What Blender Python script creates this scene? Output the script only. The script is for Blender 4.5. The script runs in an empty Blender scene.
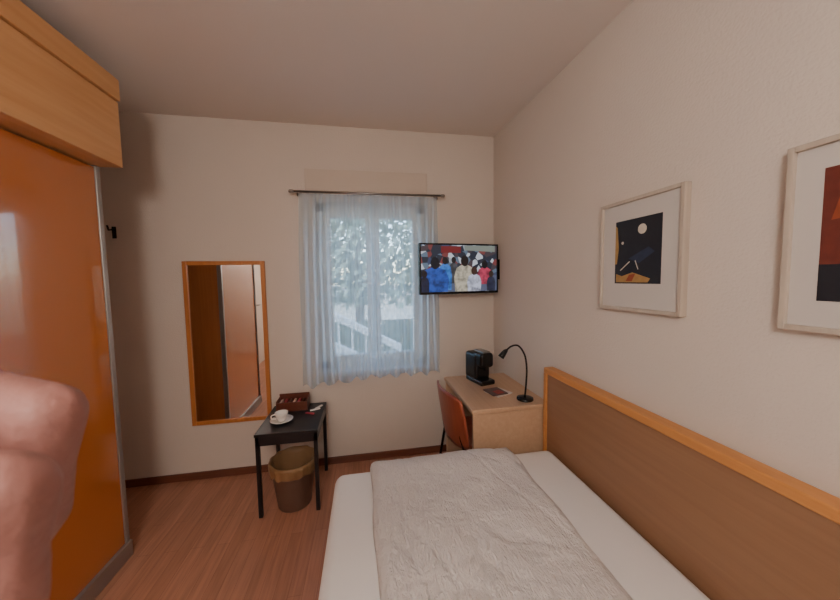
import bpy, bmesh, math, random
from mathutils import Vector, Matrix, noise
random.seed(4)
S=bpy.context.scene
COL=S.collection

# ------------------------------------------------------------ colour/material helpers
def lin(c):
    return tuple(((x/255)/12.92 if x/255<=0.04045 else (((x/255)+0.055)/1.055)**2.4) for x in c)+(1.0,)
def newmat(name):
    m=bpy.data.materials.new(name); m.use_nodes=True
    nt=m.node_tree; b=nt.nodes['Principled BSDF']
    return m,nt,b
def pmat(name,c,rough=0.5,metal=0.0,bump=0.0,bscale=200,var=0.0,vscale=6,coat=0,spec=None,sss=0):
    m,nt,b=newmat(name)
    b.inputs['Base Color'].default_value=lin(c)
    b.inputs['Roughness'].default_value=rough
    b.inputs['Metallic'].default_value=metal
    if spec is not None: b.inputs['Specular IOR Level'].default_value=spec
    if coat: b.inputs['Coat Weight'].default_value=coat; b.inputs['Coat Roughness'].default_value=0.03
    tc=nt.nodes.new('ShaderNodeTexCoord')
    if bump:
        n=nt.nodes.new('ShaderNodeTexNoise'); n.inputs['Scale'].default_value=bscale; n.inputs['Detail'].default_value=4
        nt.links.new(tc.outputs['Object'],n.inputs['Vector'])
        bp=nt.nodes.new('ShaderNodeBump'); bp.inputs['Strength'].default_value=bump; bp.inputs['Distance'].default_value=0.004
        nt.links.new(n.outputs['Fac'],bp.inputs['Height']); nt.links.new(bp.outputs['Normal'],b.inputs['Normal'])
    if var:
        n=nt.nodes.new('ShaderNodeTexNoise'); n.inputs['Scale'].default_value=vscale; n.inputs['Detail'].default_value=3
        nt.links.new(tc.outputs['Object'],n.inputs['Vector'])
        mx=nt.nodes.new('ShaderNodeMix'); mx.data_type='RGBA'
        nt.links.new(n.outputs['Fac'],mx.inputs['Factor'])
        mx.inputs['A'].default_value=lin([max(0,x*(1-var)) for x in c]); mx.inputs['B'].default_value=lin([min(255,x*(1+var)) for x in c])
        nt.links.new(mx.outputs['Result'],b.inputs['Base Color'])
    if sss:
        b.inputs['Subsurface Weight'].default_value=sss; b.inputs['Subsurface Radius'].default_value=(0.01,0.003,0.002); b.inputs['Subsurface Scale'].default_value=0.4
    return m
def wood(name,c1,c2,axis='Y',rough=0.4,freq=30,spec=None):
    m,nt,b=newmat(name)
    tc=nt.nodes.new('ShaderNodeTexCoord'); mp=nt.nodes.new('ShaderNodeMapping')
    sc={'X':(1.2,freq,freq),'Y':(freq,1.2,freq),'Z':(freq,freq,1.2)}[axis]
    mp.inputs['Scale'].default_value=sc
    nt.links.new(tc.outputs['Object'],mp.inputs['Vector'])
    n=nt.nodes.new('ShaderNodeTexNoise'); n.inputs['Scale'].default_value=1.5; n.inputs['Detail'].default_value=6; n.inputs['Distortion'].default_value=0.6
    nt.links.new(mp.outputs['Vector'],n.inputs['Vector'])
    r=nt.nodes.new('ShaderNodeValToRGB'); r.color_ramp.elements[0].position=.3; r.color_ramp.elements[1].position=.7
    r.color_ramp.elements[0].color=lin(c1); r.color_ramp.elements[1].color=lin(c2)
    nt.links.new(n.outputs['Fac'],r.inputs['Fac']); nt.links.new(r.outputs['Color'],b.inputs['Base Color'])
    b.inputs['Roughness'].default_value=rough
    if spec is not None: b.inputs['Specular IOR Level'].default_value=spec
    return m
def emis(name,c,s=1.0):
    m,nt,b=newmat(name)
    b.inputs['Base Color'].default_value=(0.01,0.01,0.01,1)
    b.inputs['Emission Color'].default_value=lin(c); b.inputs['Emission Strength'].default_value=s
    b.inputs['Roughness'].default_value=0.3
    return m

# ------------------------------------------------------------ geometry helpers
def obj(name,me,mat=None,parent=None,smooth=False):
    o=bpy.data.objects.new(name,me); COL.objects.link(o)
    if mat: me.materials.append(mat)
    if parent: o.parent=parent
    if smooth:
        for p in me.polygons: p.use_smooth=True
    return o
def empty(name):
    e=bpy.data.objects.new(name,None); e.empty_display_size=0.05; COL.objects.link(e); return e
def boxes(name,bl,mat,parent=None,bevel=0.0,seg=2,rot=None):
    bm=bmesh.new()
    for a,b in bl:
        r=bmesh.ops.create_cube(bm,size=1)
        for v in r['verts']:
            v.co=Vector([(a[i]+b[i])/2+v.co[i]*(b[i]-a[i]) for i in range(3)])
    if rot:
        c,ang,ax=rot
        bmesh.ops.rotate(bm,verts=bm.verts,cent=Vector(c),matrix=Matrix.Rotation(ang,3,ax))
    me=bpy.data.meshes.new(name); bm.to_mesh(me); bm.free()
    o=obj(name,me,mat,parent)
    if bevel:
        md=o.modifiers.new('bev','BEVEL'); md.width=bevel; md.segments=seg; md.limit_method='ANGLE'
        if seg>2:
            for p in me.polygons: p.use_smooth=True
            md.harden_normals=True
    return o
def box(name,a,b,mat,parent=None,bevel=0.0,seg=2,rot=None): return boxes(name,[(a,b)],mat,parent,bevel,seg,rot)
def tube(name,pts,r,mat,parent=None,seg=12,smoothpath=False,rad=None):
    if smoothpath:
        P=[Vector(p) for p in pts]; out=[]
        for i in range(len(P)-1):
            p0=P[max(i-1,0)];p1=P[i];p2=P[i+1];p3=P[min(i+2,len(P)-1)]
            for k in range(8):
                t=k/8
                out.append(0.5*((2*p1)+(-p0+p2)*t+(2*p0-5*p1+4*p2-p3)*t*t+(-p0+3*p1-3*p2+p3)*t**3))
        out.append(P[-1]); pts=out
    P=[Vector(p) for p in pts]; bm=bmesh.new(); rings=[]
    up=None
    for i,p in enumerate(P):
        t=(P[min(i+1,len(P)-1)]-P[max(i-1,0)]).normalized()
        if up is None:
            up=Vector((0,0,1)) if abs(t.z)<.9 else Vector((1,0,0))
        s=t.cross(up).normalized(); up=s.cross(t).normalized()
        rr=r if rad is None else rad[i]
        rings.append([bm.verts.new(p+rr*(math.cos(2*math.pi*k/seg)*s+math.sin(2*math.pi*k/seg)*up)) for k in range(seg)])
    for i in range(len(rings)-1):
        for k in range(seg):
            bm.faces.new((rings[i][k],rings[i][(k+1)%seg],rings[i+1][(k+1)%seg],rings[i+1][k]))
    bm.faces.new(list(reversed(rings[0]))); bm.faces.new(rings[-1])
    bmesh.ops.recalc_face_normals(bm,faces=bm.faces)
    me=bpy.data.meshes.new(name); bm.to_mesh(me); bm.free()
    return obj(name,me,mat,parent,True)
def lathe(name,prof,c,mat,parent=None,seg=40,wob=None):
    bm=bmesh.new(); rings=[]
    for j,(r,z) in enumerate(prof):
        ring=[]
        for k in range(seg):
            a=2*math.pi*k/seg; rr=r; zz=z
            if wob: rr,zz=wob(j,a,r,z)
            ring.append(bm.verts.new((c[0]+rr*math.cos(a),c[1]+rr*math.sin(a),c[2]+zz)))
        rings.append(ring)
    for i in range(len(rings)-1):
        for k in range(seg):
            bm.faces.new((rings[i][k],rings[i][(k+1)%seg],rings[i+1][(k+1)%seg],rings[i+1][k]))
    bmesh.ops.remove_doubles(bm,verts=bm.verts,dist=1e-5)
    bmesh.ops.recalc_face_normals(bm,faces=bm.faces)
    me=bpy.data.meshes.new(name); bm.to_mesh(me); bm.free()
    return obj(name,me,mat,parent,True)
def poly(name,pts,mat,parent=None):
    me=bpy.data.meshes.new(name); me.from_pydata([tuple(p) for p in pts],[],[list(range(len(pts)))]); me.update()
    return obj(name,me,mat,parent)

# ------------------------------------------------------------ dimensions (metres)
BY=2.464; RX=1.065; LX=-1.90; RY=-1.90; H=2.60; CAMZ=1.45

# ------------------------------------------------------------ materials
M_wall=pmat('plaster_wall',(210,199,188),0.9,bump=0.45,bscale=110,var=0.015,vscale=2)
M_cover=pmat('shutter_cover_paint',(200,186,172),0.7)
M_ceil=pmat('ceiling_paint',(224,214,205),0.95,bump=0.1,bscale=90)
M_white=pmat('white_lacquer',(225,228,228),0.35)
M_black=pmat('black_paint',(16,18,24),0.35,bump=.05)
M_blackpl=pmat('black_plastic',(12,12,14),0.25)
M_steel=pmat('brushed_metal',(150,145,140),0.3,metal=1.0,bump=.03)
M_alu=pmat('anodised_aluminium',(160,155,150),0.4,metal=0.7,bump=.03)
M_base=wood('baseboard_wood',(96,56,42),(118,70,52),'X',0.4)
M_beech=wood('honey_beech',(192,128,68),(204,142,82),'Y',0.4)
M_beechf=wood('fascia_beech',(204,148,94),(216,162,110),'Y',0.35,freq=18)
M_panel=wood('headboard_laminate',(142,104,76),(150,112,82),'Y',0.5)
M_desk=wood('desk_beech',(184,150,120),(194,160,130),'Y',0.4)
M_glass_or=pmat('orange_glass_door',(184,104,44),0.15,coat=1.0)
M_mframe=wood('mirror_frame_wood',(176,108,52),(190,122,62),'Z',0.4)
M_chair=wood('chair_plywood',(136,66,46),(156,80,56),'Z',0.35)
M_sheet=pmat('white_sheet',(228,224,221),0.85,bump=.15,bscale=30)
M_skin=pmat('skin',(138,94,86),0.6,bump=.3,bscale=180,var=.10,vscale=60,sss=.02)
M_nail=pmat('nail',(200,146,134),0.25)

# floor laminate
def floor_mat():
    m,nt,b=newmat('laminate_floor')
    tc=nt.nodes.new('ShaderNodeTexCoord'); mp=nt.nodes.new('ShaderNodeMapping'); mp.inputs['Rotation'].default_value=(0,0,math.pi/2)
    nt.links.new(tc.outputs['Object'],mp.inputs['Vector'])
    br=nt.nodes.new('ShaderNodeTexBrick'); br.inputs['Scale'].default_value=1
    br.inputs['Brick Width'].default_value=0.6; br.inputs['Row Height'].default_value=0.065
    br.inputs['Mortar Size'].default_value=0.0008; br.inputs['Mortar Smooth'].default_value=.3
    br.inputs['Color1'].default_value=lin((176,124,98)); br.inputs['Color2'].default_value=lin((190,136,110)); br.inputs['Mortar'].default_value=lin((140,94,74))
    br.offset=.37
    nt.links.new(mp.outputs['Vector'],br.inputs['Vector'])
    mp2=nt.nodes.new('ShaderNodeMapping'); mp2.inputs['Scale'].default_value=(40,2.2,1)
    nt.links.new(tc.outputs['Object'],mp2.inputs['Vector'])
    n=nt.nodes.new('ShaderNodeTexNoise'); n.inputs['Scale'].default_value=1.6; n.inputs['Detail'].default_value=6; n.inputs['Distortion'].default_value=.5
    nt.links.new(mp2.outputs['Vector'],n.inputs['Vector'])
    r=nt.nodes.new('ShaderNodeValToRGB'); r.color_ramp.elements[0].position=.3; r.color_ramp.elements[1].position=.75
    r.color_ramp.elements[0].color=(.75,.75,.75,1); r.color_ramp.elements[1].color=(1.08,1.08,1.08,1)
    nt.links.new(n.outputs['Fac'],r.inputs['Fac'])
    mx=nt.nodes.new('ShaderNodeMix'); mx.data_type='RGBA'; mx.blend_type='MULTIPLY'; mx.inputs['Factor'].default_value=1
    nt.links.new(br.outputs['Color'],mx.inputs['A']); nt.links.new(r.outputs['Color'],mx.inputs['B'])
    nt.links.new(mx.outputs['Result'],b.inputs['Base Color'])
    b.inputs['Roughness'].default_value=.42
    return m
M_floor=floor_mat()

# sheer curtain
def sheer():
    m,nt,b=newmat('sheer_voile')
    out=nt.nodes['Material Output']
    tr=nt.nodes.new('ShaderNodeBsdfTransparent'); tl=nt.nodes.new('ShaderNodeBsdfTranslucent'); df=nt.nodes.new('ShaderNodeBsdfDiffuse')
    tr.inputs['Color'].default_value=(.95,.985,1,1)
    tl.inputs['Color'].default_value=lin((234,247,255)); df.inputs['Color'].default_value=lin((206,224,234))
    m1=nt.nodes.new('ShaderNodeMixShader'); m1.inputs[0].default_value=.3
    nt.links.new(tl.outputs[0],m1.inputs[1]); nt.links.new(df.outputs[0],m1.inputs[2])
    lw=nt.nodes.new('ShaderNodeLayerWeight'); lw.inputs['Blend'].default_value=.3
    mr=nt.nodes.new('ShaderNodeMapRange'); mr.inputs['To Min'].default_value=.42; mr.inputs['To Max'].default_value=.85
    nt.links.new(lw.outputs['Facing'],mr.inputs['Value'])
    m2=nt.nodes.new('ShaderNodeMixShader')
    nt.links.new(mr.outputs[0],m2.inputs[0]); nt.links.new(tr.outputs[0],m2.inputs[1]); nt.links.new(m1.outputs[0],m2.inputs[2])
    nt.links.new(m2.outputs[0],out.inputs['Surface'])
    return m
M_sheer=sheer()
def glass_mat():
    m,nt,b=newmat('window_glass')
    out=nt.nodes['Material Output']
    tr=nt.nodes.new('ShaderNodeBsdfTransparent'); gl=nt.nodes.new('ShaderNodeBsdfGlossy'); gl.inputs['Roughness'].default_value=.3
    mx=nt.nodes.new('ShaderNodeMixShader'); mx.inputs[0].default_value=.015
    nt.links.new(tr.outputs[0],mx.inputs[1]); nt.links.new(gl.outputs[0],mx.inputs[2]); nt.links.new(mx.outputs[0],out.inputs['Surface'])
    return m
M_glass=glass_mat()
def mirror_mat():
    m,nt,b=newmat('silvered_mirror'); b.inputs['Metallic'].default_value=1; b.inputs['Roughness'].default_value=.01
    b.inputs['Base Color'].default_value=(.82,.82,.82,1); return m
M_mirror=mirror_mat()

# ------------------------------------------------------------ room shell
WX0,WX1,WZ0,WZ1=-.36,.50,.74,2.05
boxes('wall_back',[((LX-.1,BY,-.1),(WX0,BY+.28,H+.1)),((WX1,BY,-.1),(RX+.1,BY+.28,H+.1)),
                   ((WX0,BY,-.1),(WX1,BY+.28,WZ0)),((WX0,BY,WZ1),(WX1,BY+.28,H+.1))],M_wall)
box('wall_right',(RX,RY-.1,-.1),(RX+.12,BY,H+.1),M_wall)
box('wall_left',(LX-.12,RY-.1,-.1),(LX,BY,H+.1),M_wall)
box('wall_rear',(LX,RY-.12,-.1),(RX,RY,H+.1),M_wall)
box('floor',(LX,RY,-.1),(RX,BY,0),M_floor)
# ceiling falls gently away from the window side
SL=.055
def cz(y): return H-SL*(BY-y)
vs=[(LX,RY,cz(RY)),(RX,RY,cz(RY)),(RX,BY,H),(LX,BY,H)]; vs+=[(a,b,c+.12) for a,b,c in vs]
me=bpy.data.meshes.new('ceiling'); me.from_pydata(vs,[],[(0,3,2,1)[::-1],(4,5,6,7),(0,1,5,4),(1,2,6,5),(2,3,7,6),(3,0,4,7)])
obj('ceiling',me,M_ceil)
box('baseboard_back',(LX,BY-.014,0),(RX-.016,BY,.055),M_base,bevel=.003)
box('baseboard_right',(RX-.014,2.27,0),(RX,BY-.015,.055),M_base,bevel=.003)
box('baseboard_left',(LX,-.69,0),(LX+.014,.94,.055),M_base,bevel=.003)
# roller shutter box cover above window
box('trim_1',(-.415,BY-.028,2.105),(.50,BY,2.275),M_cover,bevel=.003)

# ------------------------------------------------------------ window
w=empty('window_1')
fy0,fy1=BY+.11,BY+.17
F=[((WX0,fy0,WZ0),(WX0+.06,fy1,WZ1)),((WX1-.06,fy0,WZ0),(WX1,fy1,WZ1)),((WX0,fy0,WZ0),(WX1,fy1,WZ0+.06)),((WX0,fy0,WZ1-.06),(WX1,fy1,WZ1))]
boxes('outer_frame',F,M_white,w,bevel=.004)
cx=(WX0+WX1)/2
for i,(a,b) in enumerate([(WX0+.05,cx+.0),(cx,WX1-.05)]):
    z0,z1=WZ0+.05,WZ1-.05; t=.055; y0,y1=fy0-.02,fy1-.01
    boxes('sash_%d'%(i+1),[((a,y0,z0),(a+t,y1,z1)),((b-t,y0,z0),(b,y1,z1)),((a+t,y0,z0),(b-t,y1,z0+t)),((a+t,y0,z1-t),(b-t,y1,z1))],M_white,w,bevel=.005)
    box('pane_%d'%(i+1),(a+t,fy0+.02,z0+t),(b-t,fy0+.026,z1-t),M_glass,w)
box('handle_base',(cx-.012,fy0-.03,1.32),(cx+.012,fy0-.02,1.42),M_steel,w,bevel=.003)
box('handle_lever',(cx-.008,fy0-.05,1.26),(cx+.008,fy0-.03,1.39),M_steel,w,bevel=.003)
box('sill',(WX0,BY-.02,WZ0-.02),(WX1,fy0,WZ0+.004),M_white,w,bevel=.004)

# ------------------------------------------------------------ curtains and rod
rod=empty('curtain_rod')
ry=BY-.085; rz=2.092
tube('rod',[(-.49,ry,rz),(.60,ry,rz)],.0085,M_steel,rod)
for i,x in enumerate((-.50,.61)):
    tube('finial_%d'%(i+1),[(x-.018,ry,rz),(x-.01,ry,rz),(x+.01,ry,rz),(x+.018,ry,rz)],.012,M_steel,rod,rad=[.008,.013,.013,.008])
for i,x in enumerate((-.46,.57)):
    tube('bracket_%d'%(i+1),[(x,BY,rz),(x,ry,rz)],.006,M_steel,rod)
    tube('bracket_plate_%d'%(i+1),[(x,BY,rz),(x,BY-.006,rz)],.02,M_steel,rod)
def curtain(name,x0,x1,seed,zl,zr):
    nx,nz=170,60; vs=[];fs=[]
    for j in range(nz+1):
        t=j/nz
        for i in range(nx+1):
            s=i/nx
            x=x0+(x1-x0)*s
            ph=s*(x1-x0)*2*math.pi/0.06+1.3*noise.noise(Vector((s*3+seed,t*1.2,0)))*3
            amp=.005+.010*min(1,t*4)
            y=ry+.012+amp*math.sin(ph)+.004*noise.noise(Vector((s*9,t*3,seed)))
            zb=zl+(zr-zl)*s+.016*math.sin(s*(x1-x0)*2*math.pi/0.12+seed)+.012*noise.noise(Vector((s*6,seed,3)))
            z=2.083*(1-t)+zb*t
            x+=.012*noise.noise(Vector((s*4,t*2,seed+5)))*t + (-.02*(1-s) if seed==1 else .01*s)*math.sin(t*math.pi*.5)
            y=min(y,BY-.03)
            vs.append((x,y,z))
    for j in range(nz):
        for i in range(nx):
            a=j*(nx+1)+i; fs.append((a,a+1,a+nx+2,a+nx+1))
    me=bpy.data.meshes.new(name); me.from_pydata(vs,[],fs); me.update()
    return obj(name,me,M_sheer,None,True)
c1=curtain('sheer_curtain',-.455,.065,1,.655,.70)
c2=curtain('sheer_curtain.001',.05,.565,2,.70,.705)

# ------------------------------------------------------------ outside world
M_grass=pmat('outside_ground',(178,184,182),.9,var=.1,vscale=2)
box('ground_outside',(-9,BY+.3,-.6),(9,18,-.5),M_grass)
M_leaf=pmat('foliage',(118,138,130),.8,var=.3,vscale=9)
M_bark=pmat('bark',(100,96,92),.9)
def tree(name,x,y,h,seed):
    e=empty(name); rnd=random.Random(seed)
    tube('trunk',[(x,y,-.5),(x+.05,y,h*.35),(x-.04,y,h*.7)],.1,M_bark,e,smoothpath=False,rad=[.11,.08,.04])
    for k in range(4):
        a=rnd.uniform(0,6.28); tube('branch_%d'%k,[(x,y,h*(.3+.08*k)),(x+.7*math.cos(a),y+.4*math.sin(a),h*(.5+.1*k))],.03,M_bark,e,rad=[.04,.015])
    bm=bmesh.new()
    for k in range(2600):
        a=rnd.uniform(0,6.28); r=rnd.uniform(.1,1.15)*1.2; z=h*.33+rnd.random()*h*.77
        c=Vector((x+r*math.cos(a),y+.7*r*math.sin(a),z))
        s=rnd.uniform(.03,.08); n=Vector((rnd.uniform(-1,1),rnd.uniform(-1,1),rnd.uniform(-1,1))).normalized(); u=n.orthogonal().normalized(); v=n.cross(u)
        bm.faces.new([bm.verts.new(c+s*1.6*u),bm.verts.new(c+s*.7*v),bm.verts.new(c-s*1.6*u),bm.verts.new(c-s*.7*v)])
    me=bpy.data.meshes.new('leaves'); bm.to_mesh(me); bm.free(); obj('leaves',me,M_leaf,e)
tree('garden_tree',-.15,6.0,3.0,1); tree('garden_tree.001',1.6,6.8,3.4,2); tree('garden_tree.002',-1.6,7.4,3.2,3)
M_conc=pmat('light_concrete',(240,243,245),.8); M_hedge=pmat('hedge_green',(70,84,78),.9,var=.3,vscale=12)
box('garden_hedge',(-3,5.2,-.5),(3,5.5,.75),M_hedge,bevel=.05)
st=empty('outdoor_stair')
def slant(name,x0,z0,x1,z1,y,t):
    vs=[(x0,y,z0),(x1,y,z1),(x1,y,z1+t),(x0,y,z0+t)]; vs+=[(a,b+.12,c) for a,b,c in vs]
    me=bpy.data.meshes.new(name); me.from_pydata(vs,[],[(0,1,2,3),(7,6,5,4),(0,4,5,1),(1,5,6,2),(2,6,7,3),(3,7,4,0)]); obj(name,me,M_conc,st)
slant('handrail',-.75,1.15,.45,.50,4.0,.09)
slant('stringer',-.75,.55,.55,-.15,4.0,.3)
for k in range(7):
    x=-.7+k*.17; z=1.11-k*.092
    box('baluster_%d'%k,(x,4.03,z-.5),(x+.025,4.06,z+.03),M_conc,st)
box('outdoor_wall',(-2.5,8.8,-.5),(3.5,9.0,1.3),M_conc)

# ------------------------------------------------------------ wardrobe
WD=empty('wardrobe')
wx0,wx1,wy0,wy1=LX+.005,-1.28,.95,1.82
M_carc=wood('wardrobe_carcass',(190,116,66),(204,128,74),'Z',.4)
box('carcass',(wx0,wy0,.0),(wx1-.035,wy1-.012,2.03),M_carc,WD)
box('end_panel',(wx0,wy1-.012,.0),(wx1-.03,wy1,2.03),M_carc,WD,bevel=.002)
box('door_panel_1',(wx1-.03,wy0+.02,.085),(wx1-.008,1.24,2.02),M_glass_or,WD,bevel=.002)
box('door_panel_2',(wx1-.024,1.22,.085),(wx1-.002,wy1-.022,2.02),M_glass_or,WD,bevel=.002)
box('door_profile_1',(wx1-.032,wy1-.022,.085),(wx1+.004,wy1+.004,2.03),M_alu,WD,bevel=.003)
box('door_profile_2',(wx1-.032,wy0,.085),(wx1+.004,wy0+.02,2.03),M_alu,WD,bevel=.003)
box('plinth_track',(wx1-.035,wy0,.0),(wx1+.014,wy1+.006,.085),M_alu,WD,bevel=.003)
boxes('fascia',[((wx0,wy0-.02,2.03),(-1.178,wy1+.01,2.345)),((wx0,wy0-.02,2.352),(-1.170,wy1+.014,2.455)),((wx0,wy0-.015,2.34),(-1.19,wy1,2.36))],M_beechf,WD,bevel=.004)

# ------------------------------------------------------------ wall mirror
MI=empty('wall_mirror')
mx0,mx1,mz0,mz1=-1.262,-.722,.413,1.603; t=.028
boxes('frame',[((mx0,BY-.024,mz0),(mx0+t,BY-.001,mz1)),((mx1-t,BY-.024,mz0),(mx1,BY-.001,mz1)),((mx0+t,BY-.024,mz0),(mx1-t,BY-.001,mz0+t)),((mx0+t,BY-.024,mz1-t),(mx1-t,BY-.001,mz1))],M_mframe,MI,bevel=.003)
box('mirror_glass',(mx0+t,BY-.014,mz0+t),(mx1-t,BY-.008,mz1-t),M_mirror,MI)

# coat hook
HK=empty('coat_hook')
box('plate',(-1.68,BY-.008,1.76),(-1.655,BY-.0005,1.84),M_blackpl,HK,bevel=.003)
tube('prong',[(-1.668,BY-.008,1.82),(-1.668,BY-.05,1.81),(-1.668,BY-.06,1.84)],.006,M_blackpl,HK)

# ------------------------------------------------------------ room door (seen in the mirror) on left wall
D=empty('door_1'); M_door=pmat('door_paint',(206,192,176),.5)
box('leaf',(LX+.001,-1.55,.005),(LX+.03,-.78,2.02),M_door,D,bevel=.003)
boxes('casing',[((LX+.001,-1.63,0),(LX+.045,-1.555,2.1)),((LX+.001,-.775,0),(LX+.045,-.70,2.1)),((LX+.001,-1.555,2.03),(LX+.045,-.775,2.1))],pmat('door_casing',(150,112,84),.5),D,bevel=.003)
tube('handle',[(LX+.03,-.85,1.05),(LX+.075,-.85,1.05),(LX+.08,-.87,1.05),(LX+.08,-.97,1.05)],.009,M_steel,D)

# ------------------------------------------------------------ side table
T=empty('side_table')
tx0,tx1,ty0,ty1,tz=-.685,-.315,1.955,2.40,.53
box('top',(tx0,ty0,tz-.018),(tx1,ty1,tz),M_black,T,bevel=.003)
boxes('apron',[((tx0+.004,ty0+.004,tz-.075),(tx1-.004,ty0+.02,tz-.018)),((tx0+.004,ty1-.02,tz-.075),(tx1-.004,ty1-.004,tz-.018)),
 ((tx0+.004,ty0+.02,tz-.075),(tx0+.02,ty1-.02,tz-.018)),((tx1-.02,ty0+.02,tz-.075),(tx1-.004,ty1-.02,tz-.018))],M_black,T,bevel=.001)
k=0
for x in (tx0+.004,tx1-.027):
    for y in (ty0+.004,ty1-.027):
        k+=1; box('leg_%d'%k,(x,y,0),(x+.023,y+.023,tz-.018),M_black,T,bevel=.002)
# cup and saucer
CU=empty('coffee_cup'); M_cer=pmat('white_ceramic',(235,228,220),.2)
cc=(-.565,2.12,tz)
lathe('saucer',[(0,.002),(.035,.001),(.04,.003),(.07,.014),(.071,.016),(.04,.007),(0,.006)],cc,M_cer,CU)
lathe('cup',[(0,.008),(.022,.007),(.026,.012),(.036,.04),(.041,.062),(.039,.062),(.034,.04),(.022,.016),(0,.014)],cc,M_cer,CU)
tube('cup_handle',[(cc[0]-.037,cc[1]-.008,tz+.052),(cc[0]-.058,cc[1]-.014,tz+.048),(cc[0]-.058,cc[1]-.014,tz+.03),(cc[0]-.032,cc[1]-.008,tz+.024)],.004,M_cer,CU,smoothpath=True)
# wooden condiment box
TR=empty('tea_box'); M_tea=wood('tea_box_wood',(84,40,26),(104,52,34),'X',.4)
bx0,bx1,by0,by1=-.64,-.43,2.27,2.38
boxes('tray_body',[((bx0,by0,tz),(bx1,by1,tz+.008)),((bx0,by0,tz+.008),(bx1,by0+.007,tz+.065)),((bx0,by1-.007,tz+.008),(bx1,by1,tz+.095)),((bx0,by0+.007,tz+.008),(bx0+.007,by1-.007,tz+.075)),((bx1-.007,by0+.007,tz+.008),(bx1,by1-.007,tz+.075))],M_tea,TR,bevel=.001)
M_pap=pmat('paper_sachet',(206,170,150),.6); M_red=pmat('red_sachet',(170,60,70),.5)
for i in range(6):
    x=bx0+.018+i*.03
    box('sachet_%d'%i,(x,by0+.015,tz+.01),(x+.014,by1-.015,tz+.06),[M_pap,M_red,M_tea][i%3],TR,bevel=.001)
SG=empty('sugar_sachets')
for i,(x,y,a,mm) in enumerate([(-.375,2.26,.4,M_cer),(-.40,2.20,-.5,M_red),(-.355,2.30,1.0,M_cer)]):
    box('stick_%d'%i,(x-.035,y-.008,tz+.001),(x+.035,y+.008,tz+.009),mm,SG,bevel=.002,rot=((x,y,tz),a,'Z'))

# ------------------------------------------------------------ waste bin
B=empty('waste_bin')
def binmat(name,c,tr):
    m,nt,b=newmat(name); out=nt.nodes['Material Output']
    b.inputs['Base Color'].default_value=lin(c); b.inputs['Roughness'].default_value=.3
    t_=nt.nodes.new('ShaderNodeBsdfTransparent'); mx=nt.nodes.new('ShaderNodeMixShader'); mx.inputs[0].default_value=1-tr
    nt.links.new(t_.outputs[0],mx.inputs[1]); nt.links.new(b.outputs[0],mx.inputs[2]); nt.links.new(mx.outputs[0],out.inputs['Surface']); return m
M_bin=binmat('smoked_plastic',(136,108,94),.35); M_bag=binmat('bin_liner',(160,124,84),.35)
bc=(-.49,2.065,0)
lathe('bucket',[(0,.003),(.098,.003),(.102,.01),(.138,.29),(.143,.292),(.143,.298),(.134,.298),(.134,.29),(.098,.014),(0,.012)],bc,M_bin,B,seg=48)
def wb(j,a,r,z):
    n=noise.noise(Vector((math.cos(a)*3,math.sin(a)*3,j*1.1)))
    return r+.004*n+ (.003*math.sin(a*17) if j<3 else .002*math.sin(a*11)), z+(.028*n if j==0 else .006*n)
lathe('liner',[(.144,.235),(.146,.26),(.149,.285),(.147,.305),(.136,.308),(.125,.27),(.11,.15),(.09,.05),(.0,.03)],bc,M_bag,B,seg=72,wob=wb)

# ------------------------------------------------------------ desk
DK=empty('desk')
dx0,dx1,dy0,dy1,dz=.575,RX-.003,1.628,2.26,.706
box('desk_top',(dx0,dy0,dz-.028),(dx1,dy1,dz),M_desk,DK,bevel=.008,seg=3)
box('side_panel_1',(dx0+.01,dy0+.006,0),(dx1,dy0+.032,dz-.028),M_desk,DK,bevel=.003)
box('side_panel_2',(dx0+.01,dy1-.032,0),(dx1,dy1-.006,dz-.028),M_desk,DK,bevel=.003)
box('modesty_panel',(dx1-.03,dy0+.032,.25),(dx1-.01,dy1-.032,dz-.028),M_desk,DK)

# ------------------------------------------------------------ chair (backrest towards the room, tucked at desk)
CH=empty('desk_chair')
def shell(name,f,nu,nv,th):
    vs=[];fs=[]
    for j in range(nv+1):
        for i in range(nu+1): vs.append(f(i/nu,j/nv))
    for j in range(nv):
        for i in range(nu):
            a=j*(nu+1)+i; fs.append((a,a+1,a+nu+2,a+nu+1))
    me=bpy.data.meshes.new(name); me.from_pydata(vs,[],fs); o=obj(name,me,M_chair,CH,True)
    s=o.modifiers.new('s','SOLIDIFY'); s.thickness=th; s.offset=0
    return o
ccx,ccy=.535,1.86
def rc(x,y,z,a=.10):
    X=x-ccx;Y=y-ccy; return (ccx+X*math.cos(a)-Y*math.sin(a),ccy+X*math.sin(a)+Y*math.cos(a),z)
def backf(u,v):
    z=.44+.33*v
    wdt=.44*(1-.10*(abs(2*v-1))**3)
    yy=(u-.5)*wdt
    z2=.62+(z-.62)*(1-.12*abs(2*u-1)**4)
    return rc(ccx-.03-.05*v+.045*(2*u-1)**2,ccy+yy,z2)
shell('backrest',backf,24,14,.012)
def seatf(u,v):
    yy=(u-.5)*.39*(1-.08*abs(2*v-1)**3); xx=ccx+.03+.37*v
    return rc(xx,ccy+yy,.45+.012*abs(2*u-1)**2-.015*v**3)
shell('seat',seatf,20,16,.012)
for i,s in enumerate((-1,1)):
    tube('rear_leg_%d'%(i+1),[rc(ccx-.07,ccy+s*.19,0.0),rc(ccx+.0,ccy+s*.165,.43),rc(ccx-.015,ccy+s*.15,.5),rc(ccx-.04,ccy+s*.145,.70)],.009,M_blackpl,CH)
    tube('front_leg_%d'%(i+1),[rc(ccx+.40,ccy+s*.19,0.0),rc(ccx+.34,ccy+s*.165,.435),rc(ccx+.0,ccy+s*.165,.435)],.009,M_blackpl,CH)

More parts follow.
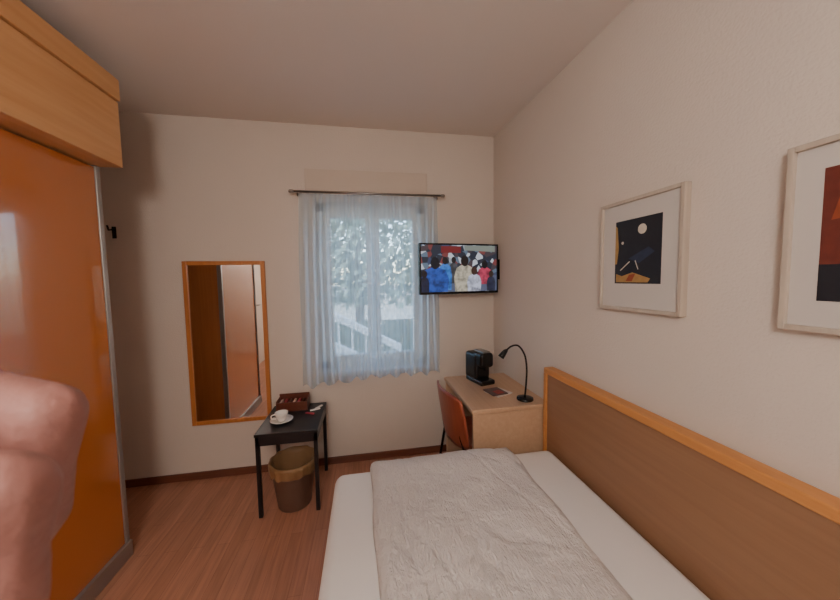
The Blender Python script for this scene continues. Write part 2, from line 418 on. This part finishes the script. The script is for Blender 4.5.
# ------------------------------------------------------------ gooseneck lamp
L=empty('desk_lamp'); lb=(.945,1.715,dz)
lathe('base',[(0,0),(.048,0),(.05,.004),(.048,.014),(.03,.02),(.012,.024),(0,.024)],lb,M_blackpl,L)
tube('gooseneck',[(lb[0],lb[1],dz+.02),(lb[0]+.008,lb[1],dz+.11),(lb[0]+.010,lb[1],dz+.20),(lb[0]-.005,lb[1],dz+.28),(lb[0]-.045,lb[1],dz+.335),(lb[0]-.09,lb[1],dz+.335),(lb[0]-.125,lb[1],dz+.31)],.0055,M_blackpl,L,smoothpath=True)
tube('lamp_head',[(lb[0]-.118,lb[1],dz+.316),(lb[0]-.13,lb[1],dz+.306),(lb[0]-.15,lb[1],dz+.282),(lb[0]-.158,lb[1],dz+.272)],.015,M_blackpl,L,rad=[.008,.014,.018,.019])

# ------------------------------------------------------------ coffee machine
CM=empty('coffee_machine'); mx_,my_=.80,2.09
rt=((mx_,my_,dz),.25,'Z')
box('drip_base',(mx_-.06,my_-.10,dz),(mx_+.06,my_+.1,dz+.035),M_blackpl,CM,bevel=.012,seg=4,rot=rt)
box('body',(mx_-.062,my_-.04,dz+.02),(mx_+.062,my_+.11,dz+.215),M_blackpl,CM,bevel=.025,seg=5,rot=rt)
box('brew_head',(mx_-.055,my_-.095,dz+.12),(mx_+.055,my_+.02,dz+.225),M_blackpl,CM,bevel=.025,seg=5,rot=rt)
box('lever',(mx_-.03,my_-.08,dz+.222),(mx_+.03,my_+.03,dz+.236),M_steel,CM,bevel=.005,seg=3,rot=rt)
box('spout',(mx_-.015,my_-.085,dz+.10),(mx_+.015,my_-.06,dz+.13),M_blackpl,CM,bevel=.004,rot=rt)

# magazines
MG=empty('magazines')
M_mag=pmat('magazine_cover',(70,52,50),.3,var=.6,vscale=30); M_mag2=pmat('magazine_page',(200,190,186),.4,var=.2,vscale=40); M_magr=pmat('magazine_red',(150,50,46),.35)
box('issue_1',(.77,1.80,dz),(.90,1.92,dz+.006),M_mag2,MG,rot=((.84,1.86,dz),.4,'Z'))
box('issue_2',(.76,1.80,dz+.006),(.87,1.92,dz+.012),M_mag,MG,rot=((.82,1.86,dz),.2,'Z'))
box('issue_3',(.80,1.81,dz+.012),(.85,1.86,dz+.015),M_magr,MG,rot=((.82,1.84,dz),.3,'Z'))

# ------------------------------------------------------------ television
TV=empty('wall_television')
A=Vector((.397,2.25,0)); Bp=Vector((1.04,2.325,0)); ux=(Bp-A).normalized(); wd=(Bp-A).length; nrm=Vector((ux.y,-ux.x,0)) # toward viewer
z0,z1=1.336,1.716
def tvp(s,z,d):
    p=A+ux*s+nrm*d; return (p.x,p.y,z)
def tvbox(name,s0,s1,za,zb,d0,d1,mat,bev=.003):
    vs=[tvp(s,z,d) for d in (d0,d1) for z in (za,zb) for s in (s0,s1)]
    me=bpy.data.meshes.new(name); me.from_pydata(vs,[],[(0,1,3,2),(4,6,7,5),(0,4,5,1),(2,3,7,6),(0,2,6,4),(1,5,7,3)]); me.validate()
    bm=bmesh.new(); bm.from_mesh(me); bmesh.ops.recalc_face_normals(bm,faces=bm.faces); bm.to_mesh(me); bm.free()
    o=obj(name,me,mat,TV)
    if bev: md=o.modifiers.new('b','BEVEL'); md.width=bev; md.segments=2
    return o
tvbox('housing',0,wd,z0,z1,-.035,0,M_blackpl)
bz=.011
boxs=[('bezel_left',0,bz,z0,z1),('bezel_right',wd-bz,wd,z0,z1),('bezel_bottom',bz,wd-bz,z0,z0+bz+.006),('bezel_top',bz,wd-bz,z1-bz,z1)]
for n,a,b,c,d in boxs: tvbox(n,a,b,c,d,0,.006,M_blackpl,.001)
def scrmat():
    m,nt,b=newmat('tv_picture_background')
    tc=nt.nodes.new('ShaderNodeTexCoord'); v=nt.nodes.new('ShaderNodeTexVoronoi'); v.inputs['Scale'].default_value=26
    nt.links.new(tc.outputs['Object'],v.inputs['Vector'])
    r=nt.nodes.new('ShaderNodeValToRGB'); r.color_ramp.interpolation='CONSTANT'
    e=r.color_ramp.elements; e[0].color=lin((40,46,60)); e[1].position=.3; e[1].color=lin((92,110,130))
    for p,c in ((.45,(150,158,168)),(.55,(120,60,60)),(.64,(60,70,100)),(.76,(190,196,206)),(.86,(70,60,66))):
        q=e.new(p); q.color=lin(c)
    sp=nt.nodes.new('ShaderNodeSeparateColor'); nt.links.new(v.outputs['Color'],sp.inputs[0]); nt.links.new(sp.outputs[0],r.inputs['Fac'])
    nt.links.new(r.outputs['Color'],b.inputs['Emission Color']); b.inputs['Emission Strength'].default_value=1.0
    b.inputs['Base Color'].default_value=(.01,.01,.01,1); return m
tvbox('screen',bz,wd-bz,z0+bz+.006,z1-bz,0,.001,scrmat(),0)
def mottled(name,col,s):
    m,nt,b=newmat(name); b.inputs['Base Color'].default_value=(.01,.01,.01,1)
    tc=nt.nodes.new('ShaderNodeTexCoord'); n=nt.nodes.new('ShaderNodeTexNoise'); n.inputs['Scale'].default_value=28; n.inputs['Detail'].default_value=2
    nt.links.new(tc.outputs['Object'],n.inputs['Vector'])
    r=nt.nodes.new('ShaderNodeValToRGB'); r.color_ramp.elements[0].position=.3; r.color_ramp.elements[1].position=.6
    r.color_ramp.elements[0].color=lin([x*.6 for x in col]); r.color_ramp.elements[1].color=lin(col)
    nt.links.new(n.outputs['Fac'],r.inputs['Fac']); nt.links.new(r.outputs['Color'],b.inputs['Emission Color']); b.inputs['Emission Strength'].default_value=s
    return m
def person(i,s,w_,zt,zb,col,hair,hs=.03,d=.0015):
    zb=max(zb,z0+bz+.007); m=mottled('tv_coat_%d'%i,col,1.2); hm=emis('tv_hair_%d'%i,hair,1.1)
    pts=[(s-w_*.5,zb),(s-w_*.55,zt-(zt-zb)*.45),(s-w_*.42,zt-(zt-zb)*.12),(s-w_*.15,zt),(s+w_*.15,zt),(s+w_*.42,zt-(zt-zb)*.12),(s+w_*.55,zt-(zt-zb)*.45),(s+w_*.5,zb)]
    poly('figure_%d'%i,[tvp(a,b,d) for a,b in pts],m,TV)
    poly('figure_head_%d'%i,[tvp(s+hs*.85*math.cos(k*math.pi/8),zt+hs*.8+hs*1.1*math.sin(k*math.pi/8),d+.0004) for k in range(16)],hm,TV)
poly('scene_floor',[tvp(a,b,.0012) for a,b in ((bz,z0+bz+.007),(wd-bz,z0+bz+.007),(wd-bz,z0+.14),(bz,z0+.12))],emis('tv_floor',(88,96,122),.9),TV)
poly('scene_banner',[tvp(a,b,.0012) for a,b in ((.17,z1-.07),(.33,z1-.07),(.33,z1-.02),(.17,z1-.02))],emis('tv_banner',(120,40,44),.9),TV)
poly('scene_sky',[tvp(a,b,.0012) for a,b in ((.36,z1-.05),(.62,z1-.06),(.62,z1-.013),(.36,z1-.013))],emis('tv_sky',(130,138,130),.9),TV)
person(1,.12,.20,z0+.20,z0,(40,74,160),(20,22,30),.042,.0030)
person(8,.035,.07,z0+.13,z0,(24,30,56),(28,24,30),.026,.0040)
person(2,.20,.10,z0+.23,z0+.03,(50,110,190),(30,26,28),.026,.0022)
person(3,.36,.16,z0+.22,z0,(176,168,150),(28,22,22),.038,.0034)
person(4,.44,.11,z0+.15,z0,(180,184,204),(60,40,34),.030,.0042)
person(5,.53,.12,z0+.20,z0+.07,(176,60,86),(24,22,26),.030,.0026)
person(6,.27,.07,z0+.24,z0+.08,(70,72,80),(24,22,26),.022,.0018)
person(7,.585,.07,z0+.13,z0,(40,44,66),(50,36,30),.024,.0048)
tube('wall_arm',[(RX-.002,2.40,1.52),(.88,2.40,1.52),(.75,2.34,1.52)],.014,M_blackpl,TV)
box('wall_plate',(RX-.014,2.34,1.44),(RX-.001,2.44,1.60),M_blackpl,TV)

# ------------------------------------------------------------ bed
BD=empty('single_bed')
bx0,bx1,by0,by1=-.17,.998,-.50,1.535
box('bed_base',(bx0+.03,by0+.02,.06),(bx1-.01,by1-.03,.27),M_beech,BD,bevel=.006)
k=0
for x in (bx0+.07,bx1-.12):
    for y in (by0+.08,by1-.13):
        k+=1; box('foot_%d'%k,(x,y,0),(x+.05,y+.05,.06),M_black,BD)
box('mattress',(bx0,by0,.27),(bx1,by1,.5),M_sheet,BD,bevel=.045,seg=6)
# long side headboard panel on the wall
HB=empty('headboard_panel')
hx0,hx1,hy0,hy1,hz=1.005,RX-.002,-.9,1.612,.934
box('panel',(hx0+.008,hy0+.03,.12),(hx1,hy1-.025,hz-.03),M_panel,HB)
box('top_rail',(hx0-.002,hy0,hz-.034),(hx1,hy1,hz),M_beech,HB,bevel=.006,seg=3)
box('end_post_1',(hx0-.002,hy1-.026,0),(hx1,hy1,hz-.034),M_beech,HB,bevel=.003)
box('end_post_2',(hx0-.002,hy0,0),(hx1,hy0+.03,hz-.034),M_beech,HB,bevel=.003)

# duvet
def duvet_mat():
    m,nt,b=newmat('duvet_cotton'); b.inputs['Base Color'].default_value=lin((216,210,207)); b.inputs['Roughness'].default_value=.9
    tc=nt.nodes.new('ShaderNodeTexCoord')
    mp=nt.nodes.new('ShaderNodeMapping'); mp.inputs['Scale'].default_value=(75,24,40); nt.links.new(tc.outputs['Object'],mp.inputs['Vector'])
    n=nt.nodes.new('ShaderNodeTexNoise'); n.inputs['Scale'].default_value=1; n.inputs['Detail'].default_value=4; n.inputs['Distortion'].default_value=1.8
    nt.links.new(mp.outputs['Vector'],n.inputs['Vector'])
    bp=nt.nodes.new('ShaderNodeBump'); bp.inputs['Strength'].default_value=1.0; bp.inputs['Distance'].default_value=.010
    nt.links.new(n.outputs['Fac'],bp.inputs['Height'])
    n2=nt.nodes.new('ShaderNodeTexNoise'); n2.inputs['Scale'].default_value=9; n2.inputs['Detail'].default_value=5; n2.inputs['Distortion'].default_value=1
    nt.links.new(tc.outputs['Object'],n2.inputs['Vector'])
    b2=nt.nodes.new('ShaderNodeBump'); b2.inputs['Strength'].default_value=.6; b2.inputs['Distance'].default_value=.03
    nt.links.new(n2.outputs['Fac'],b2.inputs['Height']); nt.links.new(bp.outputs['Normal'],b2.inputs['Normal']); nt.links.new(b2.outputs['Normal'],b.inputs['Normal'])
    return m
def duvet():
    nx,ny=130,240; X0,X1,Y0,Y1=.0,.745,-.15,1.535; vs=[];fs=[]
    def surf(s,t,top):
        x=X0+(X1-X0)*s; y=Y0+(Y1-Y0)*t
        dxy=min(s*(X1-X0),(1-s)*(X1-X0),t*(Y1-Y0),(1-t)*(Y1-Y0))
        e=min(1,dxy/.05); prof=math.sqrt(max(0,1-(1-e)**2))
        big=noise.noise(Vector((x*3.5,y*3,.5)))
        wr=noise.noise(Vector((x*9+2*big,y*6,2.)))
        rid=abs(noise.noise(Vector((x*6+y*2,y*2-x*2,7.))))
        z=.502+(.045+.014*big+.006*wr-.007*math.exp(-rid*14))*prof + .018*prof*math.exp(-((1-t)*(Y1-Y0)/.12-1)**2)
        edge=.5+.5*math.cos(math.pi*min(1,min(s,1-s)*4))
        x+=edge*(.018*noise.noise(Vector((y*4,s*2,9)))+(.04*(1-t) if s<.5 else .0))
        y+=(.5+.5*math.cos(math.pi*min(1,(1-t)*8)))*.02*noise.noise(Vector((x*5,3,4)))
        if not top: z=.501
        return (x,y,z)
    for top in (1,0):
        for j in range(ny+1):
            for i in range(nx+1): vs.append(surf(i/nx,j/ny,top))
    N=(nx+1)*(ny+1)
    for j in range(ny):
        for i in range(nx):
            a=j*(nx+1)+i; fs.append((a,a+1,a+nx+2,a+nx+1)); fs.append((N+a,N+a+nx+1,N+a+nx+2,N+a+1))
    me=bpy.data.meshes.new('duvet'); me.from_pydata(vs,[],fs); me.update()
    bm=bmesh.new(); bm.from_mesh(me); bmesh.ops.remove_doubles(bm,verts=bm.verts,dist=.0012); bmesh.ops.recalc_face_normals(bm,faces=bm.faces); bm.to_mesh(me); bm.free()
    obj('duvet',me,duvet_mat(),None,True)
duvet()
def pillow():
    vs=[];fs=[];n=30
    for sgn in (1,-1):
        for j in range(n+1):
            for i in range(n+1):
                u=i/n*2-1;v=j/n*2-1
                h=.07*((1-u**4)*(1-v**4))**.5
                vs.append((.40+.33*u*(1-.05*v*v),-.33+.13*v*(1-.05*u*u)-.0,.572+sgn*h))
    N=(n+1)**2
    for j in range(n):
        for i in range(n):
            a=j*(n+1)+i; fs.append((a,a+1,a+n+2,a+n+1)); fs.append((N+a,N+a+n+1,N+a+n+2,N+a+1))
    me=bpy.data.meshes.new('pillow'); me.from_pydata(vs,[],fs); me.update(); obj('pillow',me,M_sheet,None,True)
pillow()

# ------------------------------------------------------------ framed pictures on right wall
M_fr=wood('pale_frame_wood',(176,162,148),(190,178,162),'Z',.45); M_mat=pmat('picture_mat',(198,192,186),.7)
def yz(x,pts,name,mat,par): return poly(name,[(x,y,z) for y,z in pts],mat,par)
def disc(x,cy,cz_,r,name,mat,par,n=24): return yz(x,[(cy+r*math.cos(2*math.pi*k/n),cz_+r*math.sin(2*math.pi*k/n)) for k in range(n)],name,mat,par)
def rect(a,b,c,d): return [(a,c),(b,c),(b,d),(a,d)]
def frame(name,y0,y1,z0,z1):
    e=empty(name); t=.014; xa=RX-.028; xb=RX-.001
    boxes('frame',[((xa,y0,z0),(xb,y0+t,z1)),((xa,y1-t,z0),(xb,y1,z1)),((xa,y0+t,z0),(xb,y1-t,z0+t)),((xa,y0+t,z1-t),(xb,y1-t,z1))],M_fr,e,bevel=.002)
    box('mat_board',(xa+.010,y0+t,z0+t),(xb,y1-t,z1-t),M_mat,e)
    return e
f1=frame('framed_picture',.866,1.236,1.31,1.757)
xx=RX-.0185
P=lambda n,c: pmat(n,c,.6,var=.15,vscale=40)
A_blk=P('art_black',(26,27,36)); A_wh=P('art_white',(206,196,180)); A_yel=P('art_ochre',(160,124,70)); A_red=P('art_rust',(140,66,38)); A_blu=P('art_blue',(38,46,70)); A_mar=P('art_maroon',(100,42,32))
yz(xx,rect(.948,1.157,1.42,1.675),'print',A_blk,f1)
yz(xx-.0004,[(1.157,1.50),(1.147,1.50),(1.139,1.56),(1.147,1.65),(1.157,1.66)],'ochre_shape',A_yel,f1)
yz(xx-.0004,[(1.15,1.425),(1.0,1.425),(.99,1.440),(1.07,1.465),(1.12,1.45),(1.15,1.46)],'rust_shape',A_yel,f1)
yz(xx-.0005,[(1.10,1.43),(1.07,1.43),(1.055,1.46),(1.085,1.455)],'rust_detail',A_red,f1)
disc(xx-.0004,1.03,1.63,.019,'moon',A_wh,f1)
disc(xx-.0005,1.12,1.585,.006,'dot',A_wh,f1)
yz(xx-.0004,[(1.09,1.52),(1.0,1.56),(.975,1.54),(1.04,1.50)],'blue_shape',A_blu,f1)
yz(xx-.0005,[(1.13,1.475),(1.085,1.51),(1.082,1.507),(1.127,1.472)],'line_shape',A_wh,f1)
yz(xx-.0005,[(1.06,1.51),(1.045,1.475),(1.042,1.477),(1.056,1.512)],'line_shape_2',A_wh,f1)
f2=frame('framed_picture.001',.25,.618,1.31,1.757)
A_cream=P('art_cream',(196,170,130))
yz(xx,rect(.33,.555,1.385,1.69),'print',A_mar,f2)
yz(xx-.0004,rect(.42,.555,1.385,1.47),'dark_block',A_blk,f2)
yz(xx-.0005,rect(.33,.52,1.475,1.51),'label',A_cream,f2)
yz(xx-.0004,[(.33,1.6),(.54,1.57),(.52,1.66),(.33,1.69)],'rust_shape',A_red,f2)

# ------------------------------------------------------------ glowing globe, added unseen behind the viewpoint to light the room
CL=empty('added_fill_globe'); lc=(-.35,-.80,2.0)
def globe_mat():
    m,nt,b=newmat('fill_globe_glow'); b.inputs['Base Color'].default_value=(.8,.8,.8,1)
    b.inputs['Emission Color'].default_value=(1,.915,.845,1); b.inputs['Emission Strength'].default_value=48
    return m
bm=bmesh.new(); bmesh.ops.create_uvsphere(bm,u_segments=32,v_segments=20,radius=.20)
bmesh.ops.translate(bm,verts=bm.verts,vec=lc)
me=bpy.data.meshes.new('globe'); bm.to_mesh(me); bm.free(); obj('globe',me,globe_mat(),CL,True)
tube('cord',[(lc[0],lc[1],lc[2]+.20),(lc[0],lc[1],cz(lc[1])-.02)],.004,M_blackpl,CL)
lathe('canopy',[(0,-.04),(.03,-.04),(.05,-.01),(.05,.01),(0,.01)],(lc[0],lc[1],cz(lc[1])),M_white,CL)

# ------------------------------------------------------------ world sky
W=bpy.data.worlds.new('sky'); S.world=W; W.use_nodes=True
nt=W.node_tree; bg=nt.nodes['Background']
sk=nt.nodes.new('ShaderNodeTexSky'); sk.sky_type='NISHITA'; sk.sun_elevation=math.radians(40); sk.sun_rotation=math.radians(200); sk.sun_disc=False; sk.dust_density=1.5
nt.links.new(sk.outputs[0],bg.inputs['Color']); bg.inputs['Strength'].default_value=1.25

# ------------------------------------------------------------ camera
yaw=math.radians(10); p=math.radians(3.8); r=math.radians(.9)
Fv=Vector((math.sin(yaw)*math.cos(p),math.cos(yaw)*math.cos(p),-math.sin(p)))
Rv=Vector((math.cos(yaw),-math.sin(yaw),0)); Uv=Rv.cross(Fv)
cX=Rv*math.cos(r)-Uv*math.sin(r); cY=Rv*math.sin(r)+Uv*math.cos(r)
cam=bpy.data.cameras.new('camera'); co=bpy.data.objects.new('camera',cam); COL.objects.link(co); S.camera=co
co.matrix_world=Matrix(((cX.x,cY.x,-Fv.x,0),(cX.y,cY.y,-Fv.y,0),(cX.z,cY.z,-Fv.z,CAMZ),(0,0,0,1)))
cam.sensor_width=36; cam.lens=36*310/840; cam.clip_start=.01; cam.clip_end=100
cam.dof.use_dof=True; cam.dof.focus_distance=1.9; cam.dof.aperture_fstop=14

# ------------------------------------------------------------ photographer's left hand, fingers curled
HN=empty('left_hand')
eye=Vector((0,0,CAMZ))
def hp(x,y,d): return eye+Rv*x+Uv*y+Fv*d
def chain(pts,step=.0018):
    out=[]
    for i in range(len(pts)-1):
        a,b=pts[i],pts[i+1]; pa,pb=hp(*a[:3]),hp(*b[:3]); n=max(2,int((pb-pa).length/step))
        for k in range(n): t=k/n; out.append((pa.lerp(pb,t),a[3]+(b[3]-a[3])*t))
    out.append((hp(*pts[-1][:3]),pts[-1][3])); return out
def mid(a,b,r): return ((a[0]+b[0])/2,(a[1]+b[1])/2,(a[2]+b[2])/2,r)
fing={'index':[(-.128,-.035,.062,.0105),(-.0850,-.0385,.062,.0092),(-.0865,-.0615,.062,.0080),(-.099,-.079,.060,.0066)],
      'middle':[(-.154,-.021,.092,.0105),(-.1140,-.0330,.094,.0096),(-.1180,-.063,.094,.0084),(-.132,-.085,.092,.007)],
      'ring':[(-.172,-.034,.110,.010),(-.141,-.0488,.112,.0090),(-.144,-.076,.111,.008),(-.153,-.094,.109,.0065)],
      'little':[(-.188,-.046,.126,.009),(-.1655,-.065,.128,.0078),(-.168,-.083,.128,.007),(-.174,-.098,.126,.0056)]}
sph=[]
wrist=(-.225,-.062,.085,.021)
for n,f in fing.items():
    q=[f[0],mid(f[0],f[1],f[0][3]*.84),f[1],mid(f[1],f[2],f[2][3]*.95),f[2],mid(f[2],f[3],f[2][3]*.94),f[3]]
    sph+=chain(q)
    wq=(wrist[0],wrist[1],wrist[2]+(f[0][2]-.093)*.45,.017)
    sph+=chain([wq,mid(wq,(f[0][0],f[0][1]-.004,f[0][2],.013),.0145),(f[0][0],f[0][1]-.002,f[0][2],.0118)],.003)
th=[(-.21,-.068,.07,.017),(-.178,-.083,.052,.0135),(-.168,-.100,.050,.0100),(-.166,-.128,.053,.0075)]
sph+=chain(th)
sph+=chain([(-.225,-.062,.085,.021),(-.26,-.085,.075,.023),(-.33,-.14,.03,.032),(-.40,-.20,-.03,.040)],.006)
bm=bmesh.new()
for c,rr in sph:
    bmesh.ops.create_icosphere(bm,subdivisions=2,radius=rr,matrix=Matrix.Translation(c))
me=bpy.data.meshes.new('hand_skin'); bm.to_mesh(me); bm.free()
ho=obj('hand_skin',me,M_skin,HN,True)
rm=ho.modifiers.new('union','REMESH'); rm.mode='VOXEL'; rm.voxel_size=.0014; rm.use_smooth_shade=True
sm=ho.modifiers.new('smooth','SMOOTH'); sm.factor=.5; sm.iterations=4
def nail(name,f,out):
    a=hp(*f[2][:3]); b=hp(*f[3][:3]); ax=(b-a).normalized(); o_=(Rv*out[0]+Uv*out[1]+Fv*out[2]); o_=(o_-ax*o_.dot(ax)).normalized(); s=ax.cross(o_)
    rr=f[3][3]; c=a.lerp(b,.85); bm=bmesh.new(); bmesh.ops.create_uvsphere(bm,u_segments=16,v_segments=10,radius=1)
    for v in bm.verts:
        q=v.co.copy(); v.co=c+ax*q.x*rr*1.0+s*q.y*rr*.8+o_*(rr*.72+q.z*rr*.42)
    me=bpy.data.meshes.new(name); bm.to_mesh(me); bm.free(); obj(name,me,M_nail,HN,True)
for n,f in fing.items(): nail('nail_'+n,f,(1,-.2,0))
nail('nail_thumb',th,(0,0,-1))
def sp(x,y,d): return tuple(hp(x,y,d))
tube('sleeve',[sp(-.30,-.115,.05),sp(-.34,-.148,.022),sp(-.42,-.216,-.045)],.05,pmat('sleeve_knit',(52,56,70),.9,bump=.3),HN,seg=28,rad=[.036,.042,.052])
